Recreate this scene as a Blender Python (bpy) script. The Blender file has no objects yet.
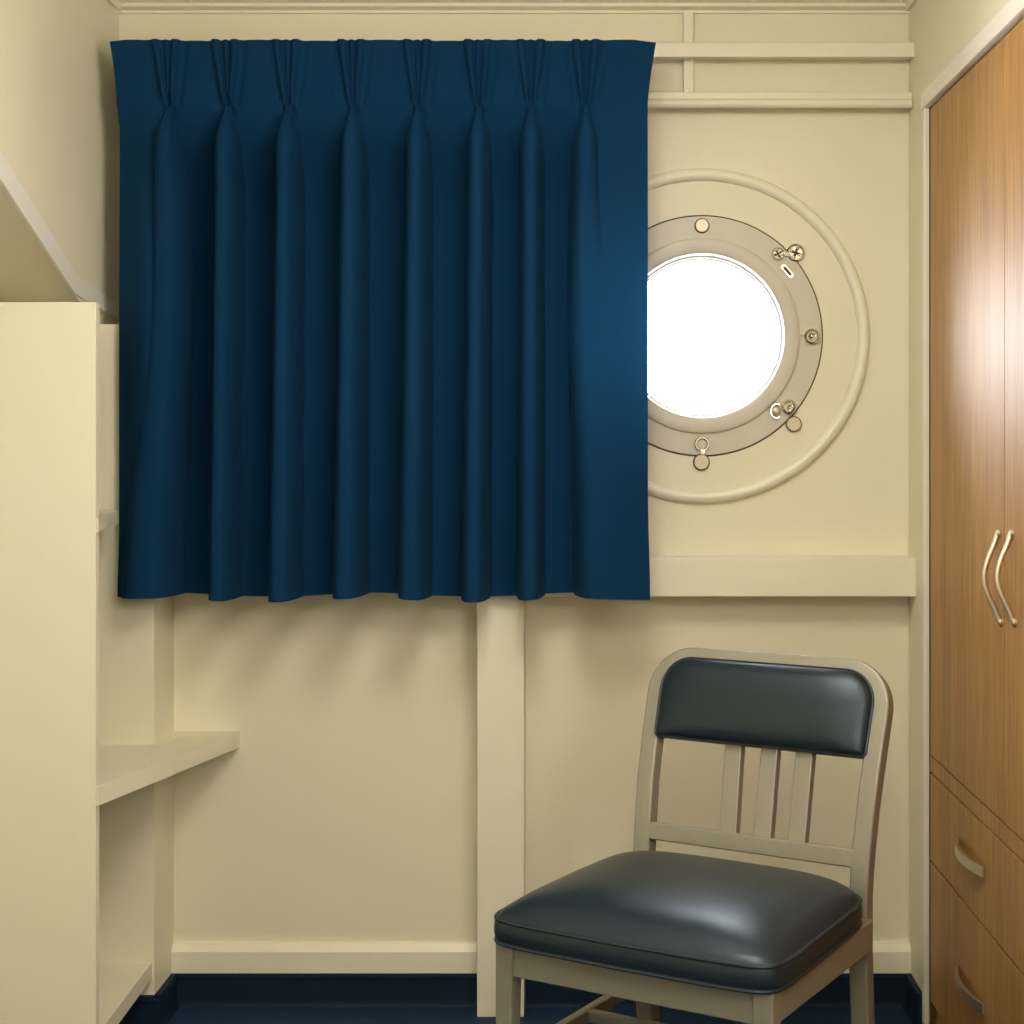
import bpy, bmesh, math, random
from mathutils import Vector, Matrix
random.seed(4)
PI = math.pi
sc = bpy.context.scene
COL = sc.collection

# ------------------------------------------------------------------ measures
EYE = 1.24            # eye height
DB = 3.52             # distance of the back wall
U = 0.0022            # metres per unit on the back wall plane
def PX(px, d=1.0): return (px - 590.0) * d * U
def PZ(py, d=1.0): return EYE - (py - 440.0) * d * U
def PY(d): return DB * d

# ------------------------------------------------------------------ materials
def new_mat(name):
    m = bpy.data.materials.new(name); m.use_nodes = True
    nt = m.node_tree
    return m, nt, nt.nodes['Principled BSDF'], nt.nodes['Material Output']

def srgb(r, g, b):
    f = lambda c: (c/255/12.92) if c/255 <= .04045 else ((c/255+.055)/1.055)**2.4
    return (f(r), f(g), f(b), 1)

def paint(name, col, rough=.45, metal=0., noise_scale=60, bump=.05, var=.03, spec=.5, coat=0.):
    m, nt, p, out = new_mat(name)
    tc = nt.nodes.new('ShaderNodeTexCoord')
    n = nt.nodes.new('ShaderNodeTexNoise'); n.inputs['Scale'].default_value = noise_scale
    n.inputs['Detail'].default_value = 4
    nt.links.new(tc.outputs['Object'], n.inputs['Vector'])
    ramp = nt.nodes.new('ShaderNodeMapRange')
    ramp.inputs['To Min'].default_value = 1 - var; ramp.inputs['To Max'].default_value = 1 + var
    nt.links.new(n.outputs['Fac'], ramp.inputs['Value'])
    mul = nt.nodes.new('ShaderNodeVectorMath'); mul.operation = 'SCALE'
    mul.inputs[0].default_value = col[:3]
    nt.links.new(ramp.outputs['Result'], mul.inputs['Scale'])
    nt.links.new(mul.outputs['Vector'], p.inputs['Base Color'])
    p.inputs['Roughness'].default_value = rough
    p.inputs['Metallic'].default_value = metal
    p.inputs['Specular IOR Level'].default_value = spec
    p.inputs['Coat Weight'].default_value = coat
    if bump:
        b = nt.nodes.new('ShaderNodeBump'); b.inputs['Strength'].default_value = bump
        b.inputs['Distance'].default_value = .002
        nt.links.new(n.outputs['Fac'], b.inputs['Height'])
        nt.links.new(b.outputs['Normal'], p.inputs['Normal'])
    return m

WALL = (0.80, 0.745, 0.565)
M = {}
M['wall'] = paint('cream_wall_paint', WALL, .5, noise_scale=90, bump=.08, var=.015, spec=.35)
M['trim'] = paint('cream_gloss_trim', (0.83, 0.785, 0.62), .33, noise_scale=40, bump=.02, var=.012)
M['edging'] = paint('off_white_lit_edging', (0.86, 0.83, 0.74), .33, noise_scale=40, bump=.02, var=.012)  # off-white trim; on the bulkhead edge the paleness stands in for caught light
M['panel'] = paint('cream_shelf_laminate', (0.81, 0.76, 0.585), .4, noise_scale=70, bump=.03, var=.012)
M['flange'] = paint('grey_beige_flange_paint', (0.60, 0.55, 0.44), .42, noise_scale=60, bump=.04, var=.02)
M['sash'] = paint('pale_grey_sash_paint', (0.585, 0.54, 0.44), .38, noise_scale=60, bump=.04, var=.02)
M['gasket'] = paint('white_gasket', (0.85, 0.84, 0.82), .5, noise_scale=60, bump=.0, var=.01)
M['groove'] = paint('dark_groove', (0.10, 0.075, 0.045), .7, noise_scale=60, bump=.0, var=.05)
M['brass'] = paint('brushed_brass_knob', (0.55, 0.48, 0.35), .38, metal=.45, noise_scale=120, bump=.03, var=.06)
M['chrome'] = paint('worn_chrome', (0.80, 0.76, 0.68), .16, metal=1., noise_scale=80, bump=.03, var=.05)
M['nickel'] = paint('satin_nickel_pull', (0.70, 0.62, 0.50), .38, metal=1., noise_scale=90, bump=.02, var=.05)
M['floor'] = paint('navy_floor_covering', (0.008, 0.030, 0.075), .62, noise_scale=240, bump=.25, var=.25, spec=.3)
M['cove'] = paint('navy_cove_base', (0.005, 0.018, 0.040), .6, noise_scale=80, bump=.05, var=.1, spec=.2)
M['frame'] = paint('champagne_metal_frame', (0.325, 0.306, 0.242), .38, metal=.3, noise_scale=140, bump=.04, var=.05)
def tint(m):
    m.node_tree.nodes['Principled BSDF'].inputs['Specular Tint'].default_value = (.78, .92, 1, 1); return m
M['vinyl'] = paint('black_blue_vinyl', (0.0125, 0.0215, 0.031), .35, noise_scale=420, bump=.16, var=.12, spec=.55)
tint(M['vinyl'])
M['piping'] = paint('black_vinyl_piping', (0.014, 0.024, 0.036), .34, noise_scale=200, bump=.05, var=.1)
M['ceil'] = paint('cream_ceiling_paint', (0.82, 0.77, 0.60), .55, noise_scale=80, bump=.05, var=.01)
M['lampcase'] = paint('white_lamp_case', (0.8, 0.78, 0.72), .4, noise_scale=80, bump=0, var=.01)

def wood():
    m, nt, p, out = new_mat('oak_veneer')
    tc = nt.nodes.new('ShaderNodeTexCoord')
    mp = nt.nodes.new('ShaderNodeMapping'); mp.inputs['Scale'].default_value = (1, 1, .035)
    nt.links.new(tc.outputs['Object'], mp.inputs['Vector'])
    n1 = nt.nodes.new('ShaderNodeTexNoise'); n1.inputs['Scale'].default_value = 130; n1.inputs['Detail'].default_value = 6
    n2 = nt.nodes.new('ShaderNodeTexNoise'); n2.inputs['Scale'].default_value = 14; n2.inputs['Detail'].default_value = 3
    nt.links.new(mp.outputs['Vector'], n1.inputs['Vector']); nt.links.new(mp.outputs['Vector'], n2.inputs['Vector'])
    mx = nt.nodes.new('ShaderNodeMath'); mx.operation = 'MULTIPLY_ADD'; mx.inputs[1].default_value = .35
    nt.links.new(n2.outputs['Fac'], mx.inputs[0])
    sc1 = nt.nodes.new('ShaderNodeMath'); sc1.operation = 'MULTIPLY'; sc1.inputs[1].default_value = .65
    nt.links.new(n1.outputs['Fac'], sc1.inputs[0]); nt.links.new(sc1.outputs[0], mx.inputs[2])
    r = nt.nodes.new('ShaderNodeValToRGB')
    r.color_ramp.elements[0].position = .36; r.color_ramp.elements[0].color = (0.285, 0.132, 0.028, 1)
    r.color_ramp.elements[1].position = .66; r.color_ramp.elements[1].color = (0.53, 0.275, 0.078, 1)
    nt.links.new(mx.outputs[0], r.inputs['Fac'])
    nt.links.new(r.outputs['Color'], p.inputs['Base Color'])
    p.inputs['Roughness'].default_value = .52
    p.inputs['Specular IOR Level'].default_value = .75
    b = nt.nodes.new('ShaderNodeBump'); b.inputs['Strength'].default_value = .06; b.inputs['Distance'].default_value = .001
    nt.links.new(n1.outputs['Fac'], b.inputs['Height']); nt.links.new(b.outputs['Normal'], p.inputs['Normal'])
    return m
M['wood'] = wood()
M['wood_dark'] = paint('dark_wood_edge', (0.10, 0.05, 0.018), .5, noise_scale=60, bump=.02, var=.1)

def fabric():
    m, nt, p, out = new_mat('navy_curtain_cloth')
    tc = nt.nodes.new('ShaderNodeTexCoord')
    n = nt.nodes.new('ShaderNodeTexNoise'); n.inputs['Scale'].default_value = 320; n.inputs['Detail'].default_value = 3
    nt.links.new(tc.outputs['Object'], n.inputs['Vector'])
    mr = nt.nodes.new('ShaderNodeMapRange'); mr.inputs['To Min'].default_value = .8; mr.inputs['To Max'].default_value = 1.2
    nt.links.new(n.outputs['Fac'], mr.inputs['Value'])
    mul = nt.nodes.new('ShaderNodeVectorMath'); mul.operation = 'SCALE'
    mul.inputs[0].default_value = (0.0030, 0.033, 0.092)
    nt.links.new(mr.outputs['Result'], mul.inputs['Scale'])
    nt.links.new(mul.outputs['Vector'], p.inputs['Base Color'])
    p.inputs['Roughness'].default_value = .9
    p.inputs['Specular IOR Level'].default_value = .12
    p.inputs['Sheen Weight'].default_value = .03
    p.inputs['Sheen Tint'].default_value = (.1, .35, .6, 1)
    b = nt.nodes.new('ShaderNodeBump'); b.inputs['Strength'].default_value = .15; b.inputs['Distance'].default_value = .001
    nt.links.new(n.outputs['Fac'], b.inputs['Height']); nt.links.new(b.outputs['Normal'], p.inputs['Normal'])
    tr = nt.nodes.new('ShaderNodeBsdfTranslucent'); tr.inputs['Color'].default_value = (0.016, 0.125, 0.29, 1)
    mix = nt.nodes.new('ShaderNodeMixShader'); mix.inputs['Fac'].default_value = .07
    nt.links.new(p.outputs['BSDF'], mix.inputs[1]); nt.links.new(tr.outputs['BSDF'], mix.inputs[2])
    nt.links.new(mix.outputs['Shader'], out.inputs['Surface'])
    return m
M['fabric'] = fabric()

def glass():
    m, nt, p, out = new_mat('clear_window_glass')
    nt.nodes.remove(p)
    t = nt.nodes.new('ShaderNodeBsdfTransparent'); t.inputs['Color'].default_value = (.97, .98, .99, 1)
    g = nt.nodes.new('ShaderNodeBsdfGlossy'); g.inputs['Roughness'].default_value = .02
    fr = nt.nodes.new('ShaderNodeFresnel'); fr.inputs['IOR'].default_value = 1.45
    mix = nt.nodes.new('ShaderNodeMixShader')
    nt.links.new(fr.outputs['Fac'], mix.inputs['Fac']); nt.links.new(t.outputs[0], mix.inputs[1]); nt.links.new(g.outputs[0], mix.inputs[2])
    nt.links.new(mix.outputs[0], out.inputs['Surface'])
    return m
M['glass'] = glass()

def emissive(name, col, s):
    m, nt, p, out = new_mat(name)
    p.inputs['Base Color'].default_value = (.8, .8, .8, 1)
    p.inputs['Emission Color'].default_value = col
    p.inputs['Emission Strength'].default_value = s
    return m
LAMP = 17.0
M['lamp'] = emissive('lamp_diffuser', (1.0, 0.965, 0.89, 1), LAMP)

# ------------------------------------------------------------------ mesh helpers
def link(name, bm, mat, parent=None, origin=(0, 0, 0), smooth=35, label=None):
    bmesh.ops.recalc_face_normals(bm, faces=bm.faces)
    bm.transform(Matrix.Translation(-Vector(origin)))
    me = bpy.data.meshes.new(name); bm.to_mesh(me); bm.free()
    me.materials.append(mat)
    if smooth:
        for f in me.polygons: f.use_smooth = True
        me.set_sharp_from_angle(angle=math.radians(smooth))
    o = bpy.data.objects.new(name, me); COL.objects.link(o)
    if smooth:
        wn = o.modifiers.new('weighted_normals', 'WEIGHTED_NORMAL'); wn.keep_sharp = True; wn.weight = 80
    if parent is not None: o.parent = parent
    if label: o['label'] = label
    return o

def thing(name, label, cat, loc, rotz=0, group=None):
    o = bpy.data.objects.new(name, None); COL.objects.link(o)
    o.empty_display_size = .1
    o.location = loc; o.rotation_euler = (0, 0, rotz)
    o['label'] = label; o['category'] = cat
    if group: o['group'] = group
    return o

def struct(name, bm, mat, label, cat, origin=(0, 0, 0), smooth=35):
    o = link(name, bm, mat, None, origin, smooth)
    o.location = origin
    o['kind'] = 'structure'; o['label'] = label; o['category'] = cat
    return o

def box(x0, x1, y0, y1, z0, z1, bev=.0, seg=2, bm=None):
    b = bmesh.new()
    bmesh.ops.create_cube(b, size=1)
    for v in b.verts:
        v.co = Vector((x0 + (v.co.x+.5)*(x1-x0), y0 + (v.co.y+.5)*(y1-y0), z0 + (v.co.z+.5)*(z1-z0)))
    if bev:
        bmesh.ops.bevel(b, geom=b.edges[:], offset=bev, segments=seg, profile=.5, affect='EDGES', clamp_overlap=True)
    if bm is None: return b
    me = bpy.data.meshes.new('t'); b.to_mesh(me); b.free(); bm.from_mesh(me); bpy.data.meshes.remove(me)
    return bm

def prism(pts, axis, a, b_, bev=0., bm=None):
    """closed polygon pts (2-tuples) extruded along axis 'x','y' or 'z' from a to b_"""
    b = bmesh.new()
    def mk(p, t):
        return {'x': (t, p[0], p[1]), 'y': (p[0], t, p[1]), 'z': (p[0], p[1], t)}[axis]
    r0 = [b.verts.new(mk(p, a)) for p in pts]; r1 = [b.verts.new(mk(p, b_)) for p in pts]
    b.faces.new(r0); b.faces.new(r1[::-1])
    n = len(pts)
    for i in range(n): b.faces.new((r0[i], r0[(i+1) % n], r1[(i+1) % n], r1[i]))
    bmesh.ops.recalc_face_normals(b, faces=b.faces)
    if bev:
        bmesh.ops.bevel(b, geom=b.edges[:], offset=bev, segments=2, profile=.5, affect='EDGES', clamp_overlap=True)
    if bm is None: return b
    me = bpy.data.meshes.new('t'); b.to_mesh(me); b.free(); bm.from_mesh(me); bpy.data.meshes.remove(me)
    return bm

def lathe(profile, cx, cz, y0, seg=128, closed=True):
    """profile of (radius, protrusion towards the room) turned round the porthole axis"""
    b = bmesh.new(); n = len(profile); rings = []
    for i in range(seg):
        a = 2*PI*i/seg
        rings.append([b.verts.new((cx + r*math.cos(a), y0 - h, cz + r*math.sin(a))) for r, h in profile])
    for i in range(seg):
        A, B = rings[i], rings[(i+1) % seg]
        for j in range(n if closed else n-1):
            k = (j+1) % n
            b.faces.new((A[j], A[k], B[k], B[j]))
    return b

def disc(cx, cz, y0, r, h, bev=.001, seg=32, bm=None, dome=0.):
    """solid round button standing h proud of the plane y0"""
    b = bmesh.new()
    prof = [(r, 0), (r, h-bev), (r-bev, h)]
    if dome:
        for k in range(1, 5):
            q = k/5; prof.append(((r-bev)*(1-q), h + dome*(1-(1-q)**2)))
    rings = []
    for p in prof:
        rings.append([b.verts.new((cx+p[0]*math.cos(2*PI*i/seg), y0-p[1], cz+p[0]*math.sin(2*PI*i/seg))) for i in range(seg)])
    for a, c in zip(rings, rings[1:]):
        for i in range(seg): b.faces.new((a[i], a[(i+1) % seg], c[(i+1) % seg], c[i]))
    b.faces.new(rings[0]); b.faces.new(rings[-1])
    if bm is None: return b
    me = bpy.data.meshes.new('t'); b.to_mesh(me); b.free(); bm.from_mesh(me); bpy.data.meshes.remove(me)
    return bm

def sweep(path, section, normals, closed=False, caps=True):
    """section: (a,b) list, a along side vector, b along given normal"""
    b = bmesh.new(); P = [Vector(p) for p in path]; n = len(P); rings = []
    for i in range(n):
        if closed: T = P[(i+1) % n] - P[i-1]
        else: T = P[min(i+1, n-1)] - P[max(i-1, 0)]
        T.normalize(); N = Vector(normals[i] if isinstance(normals, list) else normals)
        N = (N - T*N.dot(T)).normalized(); S = T.cross(N)
        rings.append([b.verts.new(P[i] + S*a + N*c) for a, c in section])
    m = len(section)
    for i in range(n if closed else n-1):
        A, B = rings[i], rings[(i+1) % n]
        for j in range(m): b.faces.new((A[j], A[(j+1) % m], B[(j+1) % m], B[j]))
    if not closed and caps:
        b.faces.new(rings[0]); b.faces.new(rings[-1][::-1])
    return b

def rrect(w, h, r, k=4):
    pts = []
    for cx, cy, a0 in ((w/2-r, h/2-r, 0), (-w/2+r, h/2-r, PI/2), (-w/2+r, -h/2+r, PI), (w/2-r, -h/2+r, 1.5*PI)):
        for i in range(k+1):
            a = a0 + PI/2*i/k; pts.append((cx + r*math.cos(a), cy + r*math.sin(a)))
    return pts
def circ(r, k=12): return [(r*math.cos(2*PI*i/k), r*math.sin(2*PI*i/k)) for i in range(k)]
def sm(a, b, x):
    t = min(1, max(0, (x-a)/(b-a))); return t*t*(3-2*t)
def merge(bm, b):
    me = bpy.data.meshes.new('t'); b.to_mesh(me); b.free(); bm.from_mesh(me); bpy.data.meshes.remove(me)

# ------------------------------------------------------------------ room shell
ZC = PZ(2)                      # ceiling
XL = PX(119)                    # plane of the upper left wall
XB = PX(174)                    # right face of the boxed corner
XR = PX(909)                    # right wall
XLL = -1.62                     # far left wall behind the alcove
XRR = 1.36
YN = -.6                        # wall behind the viewer
PCX, PCZ = PX(702), PZ(336)     # porthole centre

struct('floor', box(XLL-.1, XRR+.1, YN-.1, DB+.1, -.06, 0), M['floor'], 'dark navy blue floor covering', 'floor', (0, 1.5, 0), 0)
struct('ceiling', box(XLL-.1, XRR+.1, YN-.1, DB+.1, ZC, ZC+.06), M['ceil'], 'cream painted ceiling', 'ceiling', (0, 1.5, ZC), 0)

def holed_wall():
    b = bmesh.new(); seg = 160; R = .272
    x0, x1, z0, z1 = XLL-.1, XRR+.1, -.05, ZC+.05
    cor = [math.atan2(z-PCZ, x-PCX) % (2*PI) for x in (x0, x1) for z in (z0, z1)]
    angs = sorted(set([2*PI*i/seg for i in range(seg)] + cor)); inn, out = [], []
    for a in angs:
        c, s = math.cos(a), math.sin(a)
        t = min(((x1-PCX)/c if c > 1e-9 else (x0-PCX)/c if c < -1e-9 else 1e9),
                ((z1-PCZ)/s if s > 1e-9 else (z0-PCZ)/s if s < -1e-9 else 1e9))
        inn.append((PCX+R*c, PCZ+R*s)); out.append((PCX+t*c, PCZ+t*s))
    n = len(angs); V = []
    for y in (DB, DB+.09):
        V.append(([b.verts.new((p[0], y, p[1])) for p in inn], [b.verts.new((p[0], y, p[1])) for p in out]))
    for i in range(n):
        j = (i+1) % n
        for (I, O) in V: b.faces.new((I[i], I[j], O[j], O[i]))
        b.faces.new((V[0][0][i], V[0][0][j], V[1][0][j], V[1][0][i]))
        b.faces.new((V[0][1][i], V[0][1][j], V[1][1][j], V[1][1][i]))
    return b
struct('wall_back', holed_wall(), M['wall'], 'cream painted end wall pierced by the round porthole', 'wall', (0, DB, 0))
struct('wall_front', box(XLL-.1, XRR+.1, YN-.1, YN, -.05, ZC+.05), M['wall'], 'cream wall behind the viewer', 'wall', (0, YN, 0), 0)

# left wall: upper bulkhead whose lower edge slopes up towards the viewer
def tr(px, py):                 # a point of the bulkhead's lower edge, on the plane x = XL
    d = (119-590.) / (px-590.); return (PY(d), PZ(py, d))
A = (DB, PZ(320)); K = tr(74, 293); K2 = tr(80.5, 303); Cc = tr(0, 180)
slope = (Cc[1]-K[1]) / (Cc[0]-K[0])
E1 = (Cc[0]-.62, Cc[1]-slope*.62); 
b = prism([A, K2, E1, (YN, E1[1]), (YN, ZC), (DB, ZC)], 'x', XLL, XL)
box(XLL-.1, XLL, YN, DB, 0, ZC, bm=b)
struct('wall_left', b, M['wall'], 'cream left wall with overhanging upper part above the alcove', 'wall', (XL, 1.5, 0), 0)
# edging along the bulkhead's lower edge, paled to stand in for light on it
def offs(p, dz): return (p[0], p[1]+dz)
hs = (PZ(304, .999)-PZ(319, .999))
b = prism([offs(A, -.002), offs(K, -.002), offs(E1, -.003), offs(E1, .058), (K[0]+.012, K[1]+.036), offs(A, .031)], 'x', XL-.004, XL+.004, .0015)
struct('trim_1', b, M['edging'], 'edging strip, paled as if catching light, along the sloping lower edge of the left wall', 'trim', (XL, 3.0, 1.5))

# boxed corner
YBX = PY(.955)
b = box(XLL, XB, YBX, DB, 0, PZ(324, .955), .002)
fz = lambda y: A[1] + (K2[1]-A[1])*(y-A[0])/(K2[0]-A[0])
prism([(YBX+.001, PZ(324, .955)-.01), (DB, PZ(324, .955)-.01), (DB, fz(DB)), (YBX+.001, fz(YBX))], 'x', XLL, XL-.003, bm=b)
struct('trim_2', b, M['wall'], 'cream boxed corner casing behind the shelves', 'trim', (XB, YBX, 0))

# right wall: narrow strip beside the wardrobe, band over it, and the stretch towards the viewer
YW1, YW0 = PY(.947), PY(.565)
ZWT = PZ(106, .944)
b = box(XR, XRR, YW1+.012, DB, 0, ZC)
box(XR, XRR, YW0-.012, YW1+.012, ZWT+.006, ZC, bm=b)
box(XR, XRR, YN, YW0-.012, 0, ZC, bm=b)
box(XRR, XRR+.1, YN, DB, 0, ZC, bm=b)
struct('wall_right', b, M['wall'], 'cream right wall around the built-in wardrobe', 'wall', (XR, 1.5, 0), 0)
b = box(XR-.006, XR+.03, YW0-.02, YW1+.034, ZWT, ZWT+.036, .003)
box(XR-.003, XR+.006, YW1+.0125, YW1+.036, 0, ZWT+.004, .002, bm=b)
struct('trim_4', b, M['edging'], 'pale trim framing the top and side of the wardrobe', 'trim', (XR, YW1, 0))

# ceiling cornice
prof = [(DB, ZC), (DB-.045, ZC), (DB-.045, ZC-.006), (DB-.030, ZC-.010), (DB-.030, ZC-.017), (DB-.012, ZC-.022), (DB-.012, ZC-.027), (DB, ZC-.027)]
b = prism(prof, 'x', XL, XR)
prof2 = [(XL, ZC), (XL+.03, ZC), (XL+.03, ZC-.006), (XL+.014, ZC-.012), (XL+.010, ZC-.024), (XL, ZC-.024)]
prism(prof2, 'y', YN, DB, bm=b)
prof3 = [(XR, ZC), (XR-.03, ZC), (XR-.03, ZC-.006), (XR-.014, ZC-.012), (XR-.010, ZC-.024), (XR, ZC-.024)]
prism(prof3, 'y', YN, DB, bm=b)
struct('trim_5', b, M['trim'], 'stepped cornice where the end wall meets the ceiling', 'trim', (0, DB, ZC))

# upper rails on the end wall
b = box(PX(135), PX(915, .984), PY(.984), PY(.990), PZ(57, .984), PZ(42, .984), .003)
box(PX(135), PX(914, .984)-.006, PY(.990), DB, PZ(54, .984), PZ(45, .984), bm=b)
struct('trim_6', b, M['trim'], 'upper flat rail across the end wall above the porthole', 'trim', (0, DB, PZ(57)))
b = box(PX(135), XR, PY(.990), DB, PZ(104, .99), PZ(92, .99), .002)
rp = [(DB-.041 + .0105*math.cos(a), PZ(104, .99) + .0105*math.sin(a)) for a in [2*PI*i/16 for i in range(16)]]
prism(rp, 'x', PX(135), XR-.003, bm=b)
struct('trim_7', b, M['trim'], 'lower rail with rounded lip above the porthole', 'trim', (0, DB, PZ(108)))
b = box(PX(683), PX(693), PY(.994), DB, PZ(95), PZ(14), .002)
struct('trim_8', b, M['trim'], 'short upright batten crossing the upper rail', 'trim', (PX(688), DB, PZ(92)))

# ledge under the porthole and the post below it
b = box(PX(470, .9785), PX(916.5, .9785), PY(.9785), DB, PZ(597, .9785), PZ(557.5, .9785), .004)
struct('trim_9', b, M['trim'], 'deep cream ledge under the porthole', 'trim', (PX(780), DB, PZ(597)))
b = box(PX(477, .9765), PX(524, .9765), PY(.9765), DB, 0, PZ(590, .9765), .002)
struct('trim_10', b, M['trim'], 'square cream post standing below the curtain', 'trim', (PX(500), DB, 0))
# thin batten in the back right corner
b = box(XR-.004, XR, DB-.004, DB, .14, ZC-.03, .002)
struct('trim_11', b, M['wall'], 'thin corner strip where end wall meets right wall', 'trim', (XR, DB, .14))

# baseboards: cream ledge with a navy base below it
def base_profile(y, s=1):
    return [(y, PZ(1004)), (y, PZ(941)), (y-.010, PZ(942)), (y-.020, PZ(949)), (y-.020, PZ(970)), (y, PZ(970))]
def navy_profile(y):
    return [(y, 0), (y, PZ(971)), (y-.016, PZ(971)), (y-.018, PZ(973)), (y-.018, PZ(975.5)), (y-.014, PZ(976.5)), (y-.014, .012), (y-.022, 0)]
for k, (x0, x1) in enumerate(((XB, PX(477, .9765)), (PX(524, .9765), XR))):
    b = prism([(DB, PZ(970)), (DB, PZ(941)), (DB-.010, PZ(942)), (DB-.022, PZ(949)), (DB-.022, PZ(970))], 'x', x0, x1)
    struct(('baseboard_back', 'baseboard_back_right')[k], b, M['trim'],
           ('cream skirting along the end wall left of the post', 'cream skirting along the end wall behind the chair')[k], 'baseboard', ((x0+x1)/2, DB, PZ(970)))
    b = prism(navy_profile(DB-.001), 'x', x0, x1)
    struct(('trim_12', 'trim_13')[k], b, M['cove'],
           ('navy base strip under the skirting left of the post', 'navy base strip under the skirting behind the chair')[k], 'trim', ((x0+x1)/2, DB, 0))
b = prism([(XB, 0), (XB, PZ(970)), (XB+.012, PZ(970)), (XB+.014, PZ(973)), (XB+.014, PZ(975)), (XB+.010, PZ(976.5)), (XB+.010, .012), (XB+.018, 0)], 'y', YBX-.012, DB-.015)
prism([(YBX, 0), (YBX, PZ(970)), (YBX-.012, PZ(970)), (YBX-.014, PZ(973)), (YBX-.014, PZ(975)), (YBX-.010, PZ(976.5)), (YBX-.010, .012), (YBX-.018, 0)], 'x', XB-.5, XB+.012, bm=b)
struct('baseboard_left', b, M['cove'], 'navy base strip round the boxed left corner', 'baseboard', (XB, YBX, 0))
b = prism([(XR, 0), (XR, PZ(970)), (XR-.012, PZ(970)), (XR-.014, PZ(973)), (XR-.014, PZ(975)), (XR-.010, PZ(976.5)), (XR-.010, .012), (XR-.018, 0)], 'y', YW1+.036, DB-.015)
struct('baseboard_right', b, M['cove'], 'short navy base strip beside the wardrobe', 'baseboard', (XR, 3.4, 0))

# ------------------------------------------------------------------ porthole
r_ = lambda px: px*U
b = bmesh.new()
prof = [(r_(120.8), .0), (r_(120.8), .0045), (r_(156), .0045), (r_(156), .0)]
win = struct('window_1', lathe(prof, PCX, PCZ, DB+.0005, 160), M['wall'], 'round porthole with bright white glass in the end wall', 'window', (PCX, DB, PCZ))
WO = (PCX, DB, PCZ)
prof = [(r_(154.5), 0)] + [(r_(161) - r_(6.5)*math.cos(PI*k/12), .019*math.sin(PI*k/12)**.8) for k in range(13)] + [(r_(167.5), 0)]
link('ring_moulding', lathe(prof, PCX, PCZ, DB+.001, 160), M['trim'], win, WO)
prof = [(r_(90), -.03), (r_(90), .009), (r_(118.7), .009), (r_(119.4), .0075), (r_(119.4), -.03)]
link('flange', lathe(prof, PCX, PCZ, DB, 160), M['flange'], win, WO, label='greyish flange ring')
prof = [(r_(119.2), -.012), (r_(119.2), -.006), (r_(123), -.006), (r_(123), -.012)]
link('seal', lathe(prof, PCX, PCZ, DB+.002, 160), M['groove'], win, WO)
prof = [(r_(81), -.052), (r_(81), .008), (r_(82.2), .014), (r_(85), .017), (r_(94), .018), (r_(97), .015), (r_(97.6), .006), (r_(97.6), -.052)]
link('sash_ring', lathe(prof, PCX, PCZ, DB, 160), M['sash'], win, WO)
prof = [(r_(77), -.040), (r_(77.4), -.024), (r_(78.6), -.022), (r_(79.0), -.012), (r_(81.4), -.008), (r_(82), -.010), (r_(82), -.040)]
link('gasket', lathe(prof, PCX, PCZ, DB, 160), M['gasket'], win, WO, label='white rubber gasket')
b = bmesh.new()
gs = [[b.verts.new((PCX+r_(80.5)*math.cos(2*PI*i/96), DB+y, PCZ+r_(80.5)*math.sin(2*PI*i/96))) for i in range(96)] for y in (.036, .042)]
for ring in gs: b.faces.new(ring)
for i in range(96): b.faces.new((gs[0][i], gs[0][(i+1) % 96], gs[1][(i+1) % 96], gs[1][i]))
link('glass_pane', b, M['glass'], win, WO)

def at(px, py): return PX(px, .996), PZ(py, .996)
YF = DB-.009                    # front of the flange
def rimmed(name, px, py, rpx, h, mat, y0, dome=0.):
    x, z = at(px, py); r = rpx*U
    o = link(name, disc(x, z, y0, r, h, .0012, 36, dome=dome), mat, win, WO)
    prof = [(r*.98, 0), (r*.98, h*.7), (r*1.06, h*.75), (r*1.13, h*.5), (r*1.13, 0)]
    link('rim', lathe(prof, x, z, y0, 36), M['groove'] if mat is M['brass'] else M['chrome'], o, WO)
    return o
rimmed('knob', 702, 225.5, 6.6, .008, M['brass'], YF)
rimmed('knob', 794, 424, 7.0, .010, M['brass'], DB-.0045)
rimmed('knob', 701.5, 462, 7.4, .010, M['brass'], DB-.0045)

def screw(px, py, rpx, y0, rot):
    x, z = at(px, py); r = rpx*U
    prof = [(r*.72, 0), (r*.72, .005), (r*.82, .008), (r*.95, .006), (r, .002), (r, 0)]
    o = link('screw', lathe(prof, x, z, y0, 36), M['chrome'], win, WO)
    h = link('screw_head', disc(x, z, y0, r*.74, .003, .001, 30), M['nickel'], o, WO)
    for k in range(2):
        bb = box(-r*.60, r*.60, -.0055, -.0005, -r*.13, r*.13, .0006)
        bb.transform(Matrix.Translation((x, y0, z)) @ Matrix.Rotation(rot + k*PI/2, 4, 'Y'))
        link('cross_slot', bb, M['groove'], o, WO)
    for k in range(4):
        a = rot + PI/4 + k*PI/2
        link('rivet', disc(x+r*.5*math.cos(a), z+r*.5*math.sin(a), y0-.002, r*.17, .003, .0006, 14, dome=.0012), M['chrome'], o, WO)
    return o
screw(796, 252.5, 9.4, DB-.0045, .35)
screw(778, 253.5, 6.8, YF, .9)

# link between the two screws
x, z = at(786, 254.5)
bb = box(-.010, .010, -.006, 0, -.004, .004, .0015); bb.transform(Matrix.Translation((x, YF, z)) @ Matrix.Rotation(.25, 4, 'Y'))
link('hinge_link', bb, M['brass'], win, WO)
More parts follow.
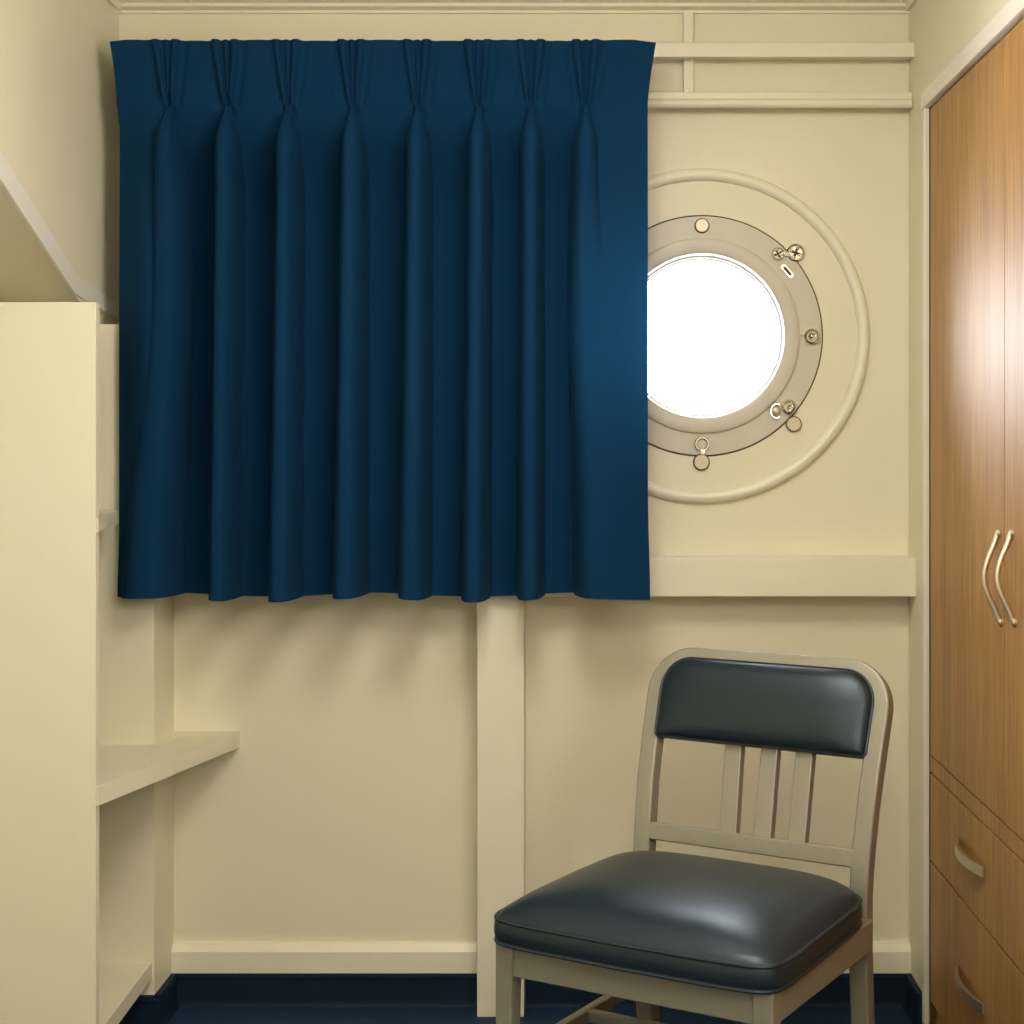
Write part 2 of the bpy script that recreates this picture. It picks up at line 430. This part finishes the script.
# oblong slot plate
x, z = at(787.5, 271)
sec = rrect(.0130, .036, .006, 4)
bb = prism(sec, 'y', -.004, .001, .0008); bb.transform(Matrix.Translation((x, YF, z)) @ Matrix.Rotation(-.72, 4, 'Y'))
o = link('slot_plate', bb, M['chrome'], win, WO)
bb = prism(rrect(.0060, .024, .0026, 3), 'y', -.0052, -.002); bb.transform(Matrix.Translation((x, YF, z)) @ Matrix.Rotation(-.72, 4, 'Y'))
link('slot', bb, M['groove'], o, WO)
# domed clamp on the right
x, z = at(812, 336.5)
r = 8.2*U
o = link('clamp_cap', lathe([(r*.66, 0), (r*.66, .007), (r*.78, .011), (r*.93, .009), (r, .004), (r, 0)], x, z, YF, 36), M['chrome'], win, WO)
link('clamp_nut', disc(x, z, YF, r*.5, .009, .002, 6, dome=.004), M['chrome'], o, WO)
link('cap_recess', disc(x, z, YF, r*.68, .002, .0004, 30), M['brass'], o, WO)
bb = box(-.014, 0, -.006, 0, -.0022, .0022, .001); bb.transform(Matrix.Translation((x-.016, YF, z+.004)))
link('clamp_tongue', bb, M['brass'], o, WO)
# swing clamp, lower right
x, z = at(789, 407); r = 7.8*U
o = link('clamp_cap', lathe([(r*.60, 0), (r*.60, .007), (r*.75, .011), (r*.93, .009), (r, .003), (r, 0)], x, z, YF, 36), M['chrome'], win, WO)
link('clamp_nut', disc(x+.002, z-.002, YF, r*.42, .010, .002, 6, dome=.004), M['chrome'], o, WO)
link('cap_recess', disc(x, z, YF, r*.62, .002, .0004, 30), M['brass'], o, WO)
x2, z2 = at(776.5, 411); r2 = 5.6*U
pp = [(x2+r2*math.cos(a), YF-.004, z2+1.25*r2*math.sin(a)) for a in [1.0 + 4.3*k/20 for k in range(21)]]
link('clamp_hook', sweep(pp, circ(.0032, 10), (0, -1, 0)), M['chrome'], o, WO)
bb = disc(x2, z2, YF, r2*.8, .004, .001, 24, dome=.002)
link('hook_pad', bb, M['brass'], o, WO)
# hook at the bottom
x, z = at(702, 444); r = 6.2*U
pp = [(x+r*math.cos(a), YF-.005, z+r*math.sin(a)) for a in [-1.2 + 5.3*k/24 for k in range(25)]]
o = link('swing_hook', sweep(pp, circ(.0036, 10), (0, -1, 0)), M['chrome'], win, WO)
link('hook_seat', disc(x, z, YF, r*1.25, .003, .001, 30), M['flange'], o, WO)
bb = box(-.005, .005, -.008, 0, -.008, .004, .0015); bb.transform(Matrix.Translation((x+.002, YF, z-.016)))
link('hook_shank', bb, M['chrome'], o, WO)

# ------------------------------------------------------------------ curtain
ZT, ZP, ZB = PZ(38.6, .936), PZ(103, .941), PZ(598.5, .945)
YV = 3.408                      # depth of the valleys between the folds
KX = .940
XC = lambda px: PX(px, KX)
pin = [166, 225.5, 286.5, 351.5, 417, 478, 530.7, 586]
bot = [(146, 27), (218.5, 14), (279.5, 16.3), (345.3, 17.5), (411, 17), (473.3, 15.3), (529.5, 14.6), (600, 27)]
def fold_depth(px, z):
    s = ZP - z                                   # below the pinch when positive
    if s >= 0:
        g = s / (ZP-ZB)
        val = .083*(1-sm(-.03, .20, s)) + .004*math.sin(px*.061+1.3)*sm(.1, .4, s)
        grow = sm(-.010, .12, s)
        d = val
        for i, c in enumerate(pin):
            cb, hb = bot[i]
            sh = sm(.25, 1.05, g) if i in (0, 7) else g
            cc = c + (cb-c)*sh
            hw = (3.2 + 8.9*sm(0, .085, s) + (hb-12.1)*(.35*sm(0, .3, g) + .65*sm(.1, 1.1, g)))
            q = abs(px-cc)/hw
            q0 = q
            if i == 7 and px > cc: q = min(q, .999)
            if q < 1:
                amp = .087 + .040*grow
                top = val + (amp-val*.8)*(1-q**3.2)**.62
                if i == 7 and px > cc:
                    top = val + (amp-val*.8)*(1-.30*sm(cc, 662, px))
                    sym = max(.082, val + (amp-val*.8)*(1-min(1, q0)**3.2)**.62)
                    k_ = sm(.03, .34, s); top = sym*(1-k_) + top*k_
                d = max(d, top)
        # outer edges hang forward
        le = (.026 + .036*sm(.0, .5, g)) * sm(110, 152, px)
        if px < pin[0] + (bot[0][0]-pin[0])*sm(.25, 1.05, g): d = max(d, .059 + le)
        # dimple just under the pinch
        for c in pin:
            q = (px-c)/4.5
            d -= .020*math.exp(-q*q)*math.exp(-((s-.012)/.022)**2)
        return d
    h = min(1, -s/(ZT-ZP))                       # 0 at the pinch, 1 at the top
    d = .083 + .018*h*h
    d += .004*math.sin((px-112)/543*PI*9)*h
    for c in pin:
        sp = 2.6 + 7.2*h**.85                    # fan out upwards
        for off, hgt, w in ((-1, .013, .80), (0.02, .008, .42), (1, .013, .80)):
            q = abs(px-(c+off*sp))/(w*(2.6 + 3.2*h**.7))
            if q < 1: d = max(d, .081 + .018*h*h + hgt*(1-q**2.5)**.6)
        q = (px-c)/4.0
        d -= .020*math.exp(-q*q)*math.exp(-(h/.13)**2)
        # tuck beside each pleat
        q = (abs(px-c)-sp-6.5-3*h)/3.5
        d -= .006*math.exp(-q*q)*(1-.5*h)
    return d
def curtain():
    b = bmesh.new(); NX, NZ = 760, 130; rows = []
    for j in range(NZ+1):
        t = j/NZ; t = .34*(t/.3) * .33 / .34 if t < .3 else .33 + .67*(t-.3)/.7
        z0 = ZT + (ZB-ZT)*t
        row = []
        for i in range(NX+1):
            u = i/NX; px = 119 + (648-119)*u
            d = fold_depth(px, z0)
            hT = max(0, (z0-ZP)/(ZT-ZP))
            lo = -4.6 - 4.3*hT**1.4 - 1.6*sm(.87, 1, t); ro = 8*hT**1.3 + 2.2*sm(.8, 1, t)
            wl = 1-sm(0, .07, u); wr = sm(.90, 1, u)
            x = XC(px + lo*wl + ro*wr)
            z = z0
            if hT > 0: z += hT*(- .005*sm(.955, 1, u) - .003*(1-sm(0, .03, u)))
            z -= sm(.9, 1, t)*.004*math.sin(px*.03)
            row.append(b.verts.new((x, YV-d, z)))
        rows.append(row)
    for A_, B_ in zip(rows, rows[1:]):
        for i in range(NX): b.faces.new((A_[i], A_[i+1], B_[i+1], B_[i]))
    return b
CO = (XC(383), YV-.03, ZB)
cur = link('curtain', curtain(), M['fabric'], None, CO, 0)
for f in cur.data.polygons: f.use_smooth = True
cur.location = CO
cur['label'] = 'navy blue pinch-pleated curtain hanging across the end wall beside the porthole'; cur['category'] = 'curtain'
for c in pin:                                    # hooks behind each pleat, holding the cloth to the rail
    x = XC(c); z = PZ(50, .975)
    pts = [(x, YV-.079, z-.03), (x, YV-.020, z-.02), (x, YV+.006, z-.004), (x, YV+.011, z)]
    link('curtain_hook', sweep(pts, circ(.002, 8), (1, 0, 0)), M['nickel'], cur, CO)

zt_ = PZ(50, .975)
link('track', box(XC(120), XC(646), YV+.010, YV+.026, zt_-.012, zt_+.012, .002), M['trim'], cur, CO)
for px in (150, 384, 618):                       # arms carrying the track off the upper rail
    link('bracket', box(XC(px)-.012, XC(px)+.012, YV+.025, PY(.984)+.001, zt_-.008, zt_+.008, .001), M['trim'], cur, CO)

# ------------------------------------------------------------------ shelf unit in the left alcove
PD = .84
SO = (PX(97, PD), PY(PD), 0)
su = thing('shelf_unit', 'cream built-in shelf unit with tall side panel and three shelves in left alcove', 'shelf unit', SO)
XP = PX(96, PD)
link('side_panel', box(-1.60, XP, PY(PD), PY(PD)+.022, 0, PZ(302, PD), .002), M['panel'], su, SO)
link('top_board', box(-1.60, XL-.008, PY(PD)+.022, YBX-.014, PZ(302, PD)-.02, PZ(302, PD), .001), M['panel'], su, SO)
def shelf(ztop, th, full, xend=None):
    yb = YBX if not full else DB
    xe = PX(240) if full else PX(152, .955)
    xn = PX(97, PD) + .004
    if full: pts = [(-1.60, YBX), (XB, YBX), (XB, DB), (xe, DB), (XP+.004, PY(PD)+.001), (XP+.0006, PY(PD)+.001), (XP+.0006, PY(PD)+.023), (-1.60, PY(PD)+.022)]
    elif xend: pts = [(-1.60, YBX-.004), (-1.005, YBX-.004), (-1.005, 3.318), (xend, 3.300), (XP+.004, PY(PD)+.001), (XP+.0006, PY(PD)+.001), (XP+.0006, PY(PD)+.023), (-1.60, PY(PD)+.022)]
    else: pts = [(-1.60, YBX), (xe, YBX), (XP+.004, PY(PD)+.001), (XP+.0006, PY(PD)+.001), (XP+.0006, PY(PD)+.023), (-1.60, PY(PD)+.022)]
    return prism(pts, 'z', ztop-th, ztop)
link('shelf', shelf(PZ(731), .036, True), M['panel'], su, SO)
link('shelf', shelf(PZ(518, PD), .027, False, -.972), M['panel'], su, SO)
link('shelf', shelf(PZ(962, .955), .034, False), M['panel'], su, SO)

# ------------------------------------------------------------------ wardrobe
XW = PX(911.5)                   # face of the doors
WO2 = (XW+.3, (YW0+YW1)/2, 0)
wd = thing('wardrobe', 'tall built-in brown wood wardrobe with two doors above two drawers', 'wardrobe', WO2)
ZD0, ZD1, ZD2, ZD3 = PZ(755, .944), PZ(773, .944), PZ(861, .944), .075
b = box(XW+.022, XW+.60, YW0, YW1, .0, ZWT-.002)
box(XR+.007, XW+.60, YW1-.001, YW1+.0115, 0, ZWT-.002, bm=b)
link('carcass', b, M['wood_dark'], wd, WO2, 0)
b = box(XW+.002, XW+.03, YW0, YW1, ZD1+.001, ZD0-.003, .001)
link('rail', b, M['wood'], wd, WO2)
b = box(XW+.012, XW+.03, YW0, YW1, 0, ZD3-.003, .001)
link('plinth', b, M['wood'], wd, WO2)
YG = PY(322/415.)
YG2 = YG - (YW1-YG)
for k, (y0, y1) in enumerate(((YG+.0018, YW1-.010), (YW0+.003, YG-.0018))):
    d = link('door', box(XW, XW+.021, y0, y1, ZD0, ZWT-.005, .0015), M['wood'], wd, WO2)
    # bowed wire pull
    yy = (PY(.783), PY(.758))[k]; zt, zb = PZ(534, (.783, .758)[k]), PZ(622, (.783, .758)[k])
    pts = []; n = 28
    for i in range(n+1):
        t = i/n; out = .004 + .024*math.sin(PI*t)**1.5
        side = .010*math.sin(2*PI*t)*0 + (.016*(t-.5))
        pts.append((XW-out, yy-side, zt+(zb-zt)*t))
    pts = [(XW+.002, yy+.008, zt+.001)] + pts + [(XW+.002, yy-.008, zb-.001)]
    h = link('handle', sweep(pts, [(a*1.25, c) for a, c in circ(.0042, 12)], (0, 1, 0)), M['nickel'], d, WO2, label='curved satin metal pull')
    for zz, s in ((zt, .008), (zb, -.008)):
        pr = [(0, 0), (.0075, 0), (.0075, .003), (.005, .006), (0, .006)]
        bb = bmesh.new(); rings = [[bb.verts.new((XW-hh, yy+s+rr*math.cos(2*PI*i/16), zz+rr*math.sin(2*PI*i/16))) for i in range(16)] for rr, hh in pr[1:4]]
        for A_, B_ in zip(rings, rings[1:]):
            for i in range(16): bb.faces.new((A_[i], A_[(i+1) % 16], B_[(i+1) % 16], B_[i]))
        bb.faces.new(rings[0]); bb.faces.new(rings[-1])
        link('handle_foot', bb, M['nickel'], h, WO2)
for z0, z1, zh in ((ZD2+.002, ZD1-.002, .468), (ZD3, ZD2-.002, .222)):
    d = link('drawer', box(XW, XW+.021, YW0+.003, YW1-.010, z0, z1, .0015), M['wood'], wd, WO2)
    for yc in (PY(.842), PY(.842)-.83):
        hl = .105; outer, inner = [], []
        for i in range(21):
            t = i/20; y = yc - hl + 2*hl*t
            outer.append((XW - .006 - .017*math.sin(PI*t)**.85, y))
            inner.append((XW - .001 - .0145*math.sin(PI*t)**.85, y))
        b = prism(outer + inner[::-1], 'z', zh-.0095, zh+.0095)
        link('handle', b, M['nickel'], d, WO2, label='arched flat metal pull')

# ------------------------------------------------------------------ chair
CW, CD, ZF = .485, .412, .434
chair = thing('chair', 'metal side chair with black padded vinyl seat and back beside the wardrobe', 'chair', (.0565, 2.4507, 0), -.527)
VK = [(0, .490), (.12, .470), (.25, .453), (.36, .445), (.46, .445), (.53, .455), (.61, .477), (.69, .507), (.77, .541), (.86, .582)]
def vb(z):
    for (z0, v0), (z1, v1) in zip(VK, VK[1:]):
        if z <= z1 or z1 == .86: return v0 + (v1-v0)*(z-z0)/(z1-z0)
def vslope(z): return (vb(z+.03)-vb(z-.03))/.06
HB = .2165               # half spacing of the posts
ZTOP = .842
def back_path():
    R = .066; pts = []
    for i in range(26): pts.append((-HB+.004, .0 + (ZTOP-.014-R)*i/25))
    for i in range(1, 13):
        a = PI - PI/2*i/12; pts.append((-HB+.004+R+R*math.cos(a), ZTOP-.014-R+R*math.sin(a)))
    rt = [(-x, z) for x, z in pts[::-1]]
    mid = [(-.10, ZTOP-.014), (0, ZTOP-.013), (.10, ZTOP-.014)]
    return [(x*(.99 + .19*max(0, z-.50)) - .028*max(0, z-.52), z) for x, z in pts + mid + rt]
bp = back_path()
path = [(u, vb(z), z) for u, z in bp]
nor = []
for u, z in bp:
    n_ = Vector((0, 1, -vslope(z))); nor.append(tuple(n_.normalized()))
link('back_frame', sweep(path, rrect(.034, .032, .005, 3), nor), M['frame'], chair)
def bar(p, q, w, h, up=(0, 0, 1), r=.003):
    return sweep([p, q], rrect(w, h, r, 3), up)
# apron rails
zr0 = ZF-.030
def rail(p, q, hgt=.052, th=.022): return bar((p[0], p[1], ZF-.002-hgt/2), (q[0], q[1], ZF-.002-hgt/2), th, hgt)
LG = .034
uf = CW/2
link('seat_rail', rail((-uf+LG-.004, .016), (uf-LG+.004, .016)), M['frame'], chair)
link('seat_rail', rail((-uf+LG-.004, CD+.02), (uf-LG+.004, CD+.02)), M['frame'], chair)
for s in (-1, 1):
    link('seat_rail', rail((s*(uf-.014), LG-.006), (s*(uf-.014), CD+.010)), M['frame'], chair)
# front legs, tapering
def taper_leg(s):
    b = bmesh.new(); rings = []
    for z, w in ((0, .024), (.02, .025), (ZF-.06, LG-.002), (ZF-.001, LG)):
        cxx = s*(uf-w/2); cyy = w/2
        rings.append([b.verts.new((cxx+a, cyy+c, z)) for a, c in rrect(w, w, .004, 3)])
    m = len(rings[0])
    for A_, B_ in zip(rings, rings[1:]):
        for j in range(m): b.faces.new((A_[j], A_[(j+1) % m], B_[(j+1) % m], B_[j]))
    b.faces.new(rings[0]); b.faces.new(rings[-1][::-1])
    return b
for s in (-1, 1):
    l = link('front_leg', taper_leg(s), M['frame'], chair)
    link('glide', box(s*(uf-.0125)-.013, s*(uf-.0125)+.013, -.001, .025, -.0005, .008, .002), M['groove'], l)
# stretchers
zs = .238
for s in (-1, 1):
    link('stretcher', bar((s*(uf-.016), .026, zs), (s*(uf-.018), vb(zs)-.01, zs), .018, .022), M['frame'], chair)
link('stretcher', bar((-uf+.022, .262, zs), (uf-.022, .262, zs), .018, .020), M['frame'], chair)
# back rail and slats
zr = .5225
def bk(u, z, off=0.): 
    n_ = Vector((0, 1, -vslope(z))).normalized(); return tuple(Vector((u - .028*max(0, z-.52), vb(z), z)) + n_*off)
nb = lambda z: tuple(Vector((0, 1, -vslope(z))).normalized())
link('back_rail', bar(bk(-HB+.012, zr, -.004), bk(HB-.012, zr, -.004), .031, .022, nb(zr)), M['frame'], chair)
for u0, u1 in ((-.042, -.052), (.025, .020), (.090, .088)):
    zz0, zz1 = zr+.008, .715
    link('slat', bar(bk(u0, zz0, .002), bk(u1, zz1, .002), .033, .020, nb(.62)), M['frame'], chair)

# cushions
def outline_seat(grow=0., n=120):
    pts = []
    wf, wr, d0, d1 = CW/2+.010+grow, CW/2-.004+grow, -.014-grow, CD+.014+grow
    for i in range(n):
        a = 2*PI*i/n; c, s = math.cos(a), math.sin(a)
        e = 2/11. if s < 0 else 2/7.
        x = math.copysign(abs(c)**e, c); y = math.copysign(abs(s)**e, s)
        t = (y+1)/2; w = wf + (wr-wf)*t
        v = d0 + (d1-d0)*t
        v -= .008*(1-x*x)*(1-t)                  # front bows out a little
        pts.append((x*w, v))
    return pts
def cushion():
    b = bmesh.new(); o0 = outline_seat(); n = len(o0); cx_, cy_ = 0, CD/2
    def ring(sca, z, grow=0.):
        return [b.verts.new((cx_+(x-cx_)*sca*(1+grow), cy_+(y-cy_)*sca*(1+grow), z)) for x, y in o0]
    zb, zt = ZF+.001, ZF+.039
    R = [ring(.97, zb)]
    for z, g in ((zb+.001, 0), (zb+.010, .012), (zb+.020, .016), (zb+.031, .012), (zt, 0)): R.append(ring(1, z, g))
    N = 26; hw, hd = CW/2+.012, (CD+.03)/2
    def top(x, y, q):
        a_, c_ = min(1, abs(x)/hw), min(1, abs(y-cy_)/hd)
        f = (max(0, 1-a_**3.4)*max(0, 1-c_**3.4))**.55
        return zt + .044*f*(1-q**14) + .006*min(1, (1-q)/.03)
    for k in range(1, N):
        q = 1-(k/N)**1.35
        R.append([b.verts.new((cx_+(x-cx_)*q, cy_+(y-cy_)*q, top(cx_+(x-cx_)*q, cy_+(y-cy_)*q, q))) for x, y in o0])
    for A_, B_ in zip(R, R[1:]):
        for i in range(n): b.faces.new((A_[i], A_[(i+1) % n], B_[(i+1) % n], B_[i]))
    b.faces.new(R[0]); c = b.verts.new((cx_, cy_, zt+.050))
    for i in range(n): b.faces.new((R[-1][i], R[-1][(i+1) % n], c))
    return b
seat = link('seat_cushion', cushion(), M['vinyl'], chair, smooth=60)
for z in (ZF+.0025, ZF+.039):
    pts = [(x*1.004, (y-CD/2)*1.004+CD/2, z) for x, y in outline_seat(.0)]
    link('piping', sweep(pts, circ(.0035, 8), (0, 0, 1), closed=True), M['piping'], seat)

def pad_outline(n=28):
    w = .206; z0, z1, R = .685, .823, .056
    pts = [(-w, z0+.004), (-w+.004, z0), (w-.004, z0), (w, z0+.004)]
    for i in range(13):
        a = PI/2*i/12; pts.append((w-R+R*math.cos(a), z1-R+R*math.sin(a)))
    for i in range(13):
        a = PI/2+PI/2*i/12; pts.append((-w+R+R*math.cos(a), z1-R+R*math.sin(a)))
    pts = [(x*(1+.16*(z-.69)), z) for x, z in pts]
    # resample densely
    out = []
    for i in range(len(pts)):
        a, c = Vector(pts[i]), Vector(pts[(i+1) % len(pts)]); m = max(1, int((c-a).length/.012))
        for k in range(m): out.append(tuple(a.lerp(c, k/m)))
    return out
def pillow(a, c, p=2.6): return (max(0, 1-abs(a)**p)*max(0, 1-abs(c)**p))**.5
def pad():
    b = bmesh.new(); o = pad_outline(); n = len(o); cz_ = .755
    rings = []
    for off in (.012, -.014): rings.append([b.verts.new(bk(u, z, off)) for u, z in o])
    N = 16
    for k in range(1, N):
        q = 1-(k/N)**1.3; row = []
        for u, z in o:
            uu, zz = u*q, cz_+(z-cz_)*q
            lift = .009*min(1, (1-q)/.04)**.6*(1 if q < .985 else .9) + .017*pillow(uu/.215, (zz-cz_)/.072, 3.2)*(1-q**8)
            row.append(b.verts.new(bk(uu, zz, -.014-lift)))
        rings.append(row)
    for A_, B_ in zip(rings, rings[1:]):
        for i in range(n): b.faces.new((A_[i], A_[(i+1) % n], B_[(i+1) % n], B_[i]))
    b.faces.new(rings[0]); b.faces.new(rings[-1])
    return b
bc = link('back_cushion', pad(), M['vinyl'], chair, smooth=60)
pp = pad_outline()
link('piping', sweep([bk(u, z, -.0165) for u, z in pp], circ(.0028, 8), nb(.75), closed=True), M['piping'], bc)

# ------------------------------------------------------------------ ceiling lamp (out of view) and added fill lights
def drum(r, h, z1, x, y, bev, seg=64):
    b = bmesh.new(); rings = []
    for rr, zz in ((r, z1), (r, z1-h+bev), (r-bev*.3, z1-h+bev*.3), (r-bev, z1-h)):
        rings.append([b.verts.new((x+rr*math.cos(2*PI*i/seg), y+rr*math.sin(2*PI*i/seg), zz)) for i in range(seg)])
    for A_, B_ in zip(rings, rings[1:]):
        for i in range(seg): b.faces.new((A_[i], A_[(i+1) % seg], B_[(i+1) % seg], B_[i]))
    b.faces.new(rings[0]); b.faces.new(rings[-1])
    return b
for LY, lab in ((2.1, 'white drum ceiling light nearer the curtain'), (.25, 'added white drum fill light above the viewer')):  # the drum above the viewer is an added fill light
    LX = -.02
    CLO = (LX, LY, ZC)
    cl = thing('ceiling_or_fill_light', lab, 'ceiling light', CLO, group='cabin ceiling lights')
    link('case', drum(.25, .03, ZC-.0005, LX, LY, .006), M['lampcase'], cl, CLO)
    link('diffuser', drum(.23, .16, ZC-.029, LX, LY, .03), M['lamp'], cl, CLO)

WLM = emissive('fill_light_diffuser', (1.0, .965, .89, 1), 9.0)  # added fill panel, out of view: brightens the left side, keeps curtain valleys dark
WLO = (XR, 1.35, 1.25)
wl = thing('added_fill_light', 'wide unseen fill light added on the right wall, nearer the viewer than the wardrobe', 'added fill light', WLO)
link('case', box(XR-.04, XR-.0005, .88, 1.82, 1.22, 1.78, .006), M['lampcase'], wl, WLO)
link('diffuser', box(XR-.08, XR-.038, .92, 1.78, 1.26, 1.74, .01), WLM, wl, WLO)

# ------------------------------------------------------------------ daylight, camera, view
w = bpy.data.worlds.new('sky'); sc.world = w; w.use_nodes = True
bg = w.node_tree.nodes['Background']
bg.inputs['Color'].default_value = (.93, .96, 1, 1); bg.inputs['Strength'].default_value = 23.0

cam = bpy.data.cameras.new('camera'); co = bpy.data.objects.new('camera', cam); COL.objects.link(co)
co.location = (0, 0, EYE); co.rotation_euler = (PI/2, 0, 0)
cam.sensor_width = 36; cam.lens = 36*1600/1024.
cam.shift_x = -78/1024.; cam.shift_y = -72/1024.
cam.clip_start = .05
sc.camera = co
sc.view_settings.view_transform = 'Standard'; sc.view_settings.look = 'None'
sc.view_settings.exposure = .16; sc.view_settings.gamma = 1; sc.view_settings.use_curve_mapping = False
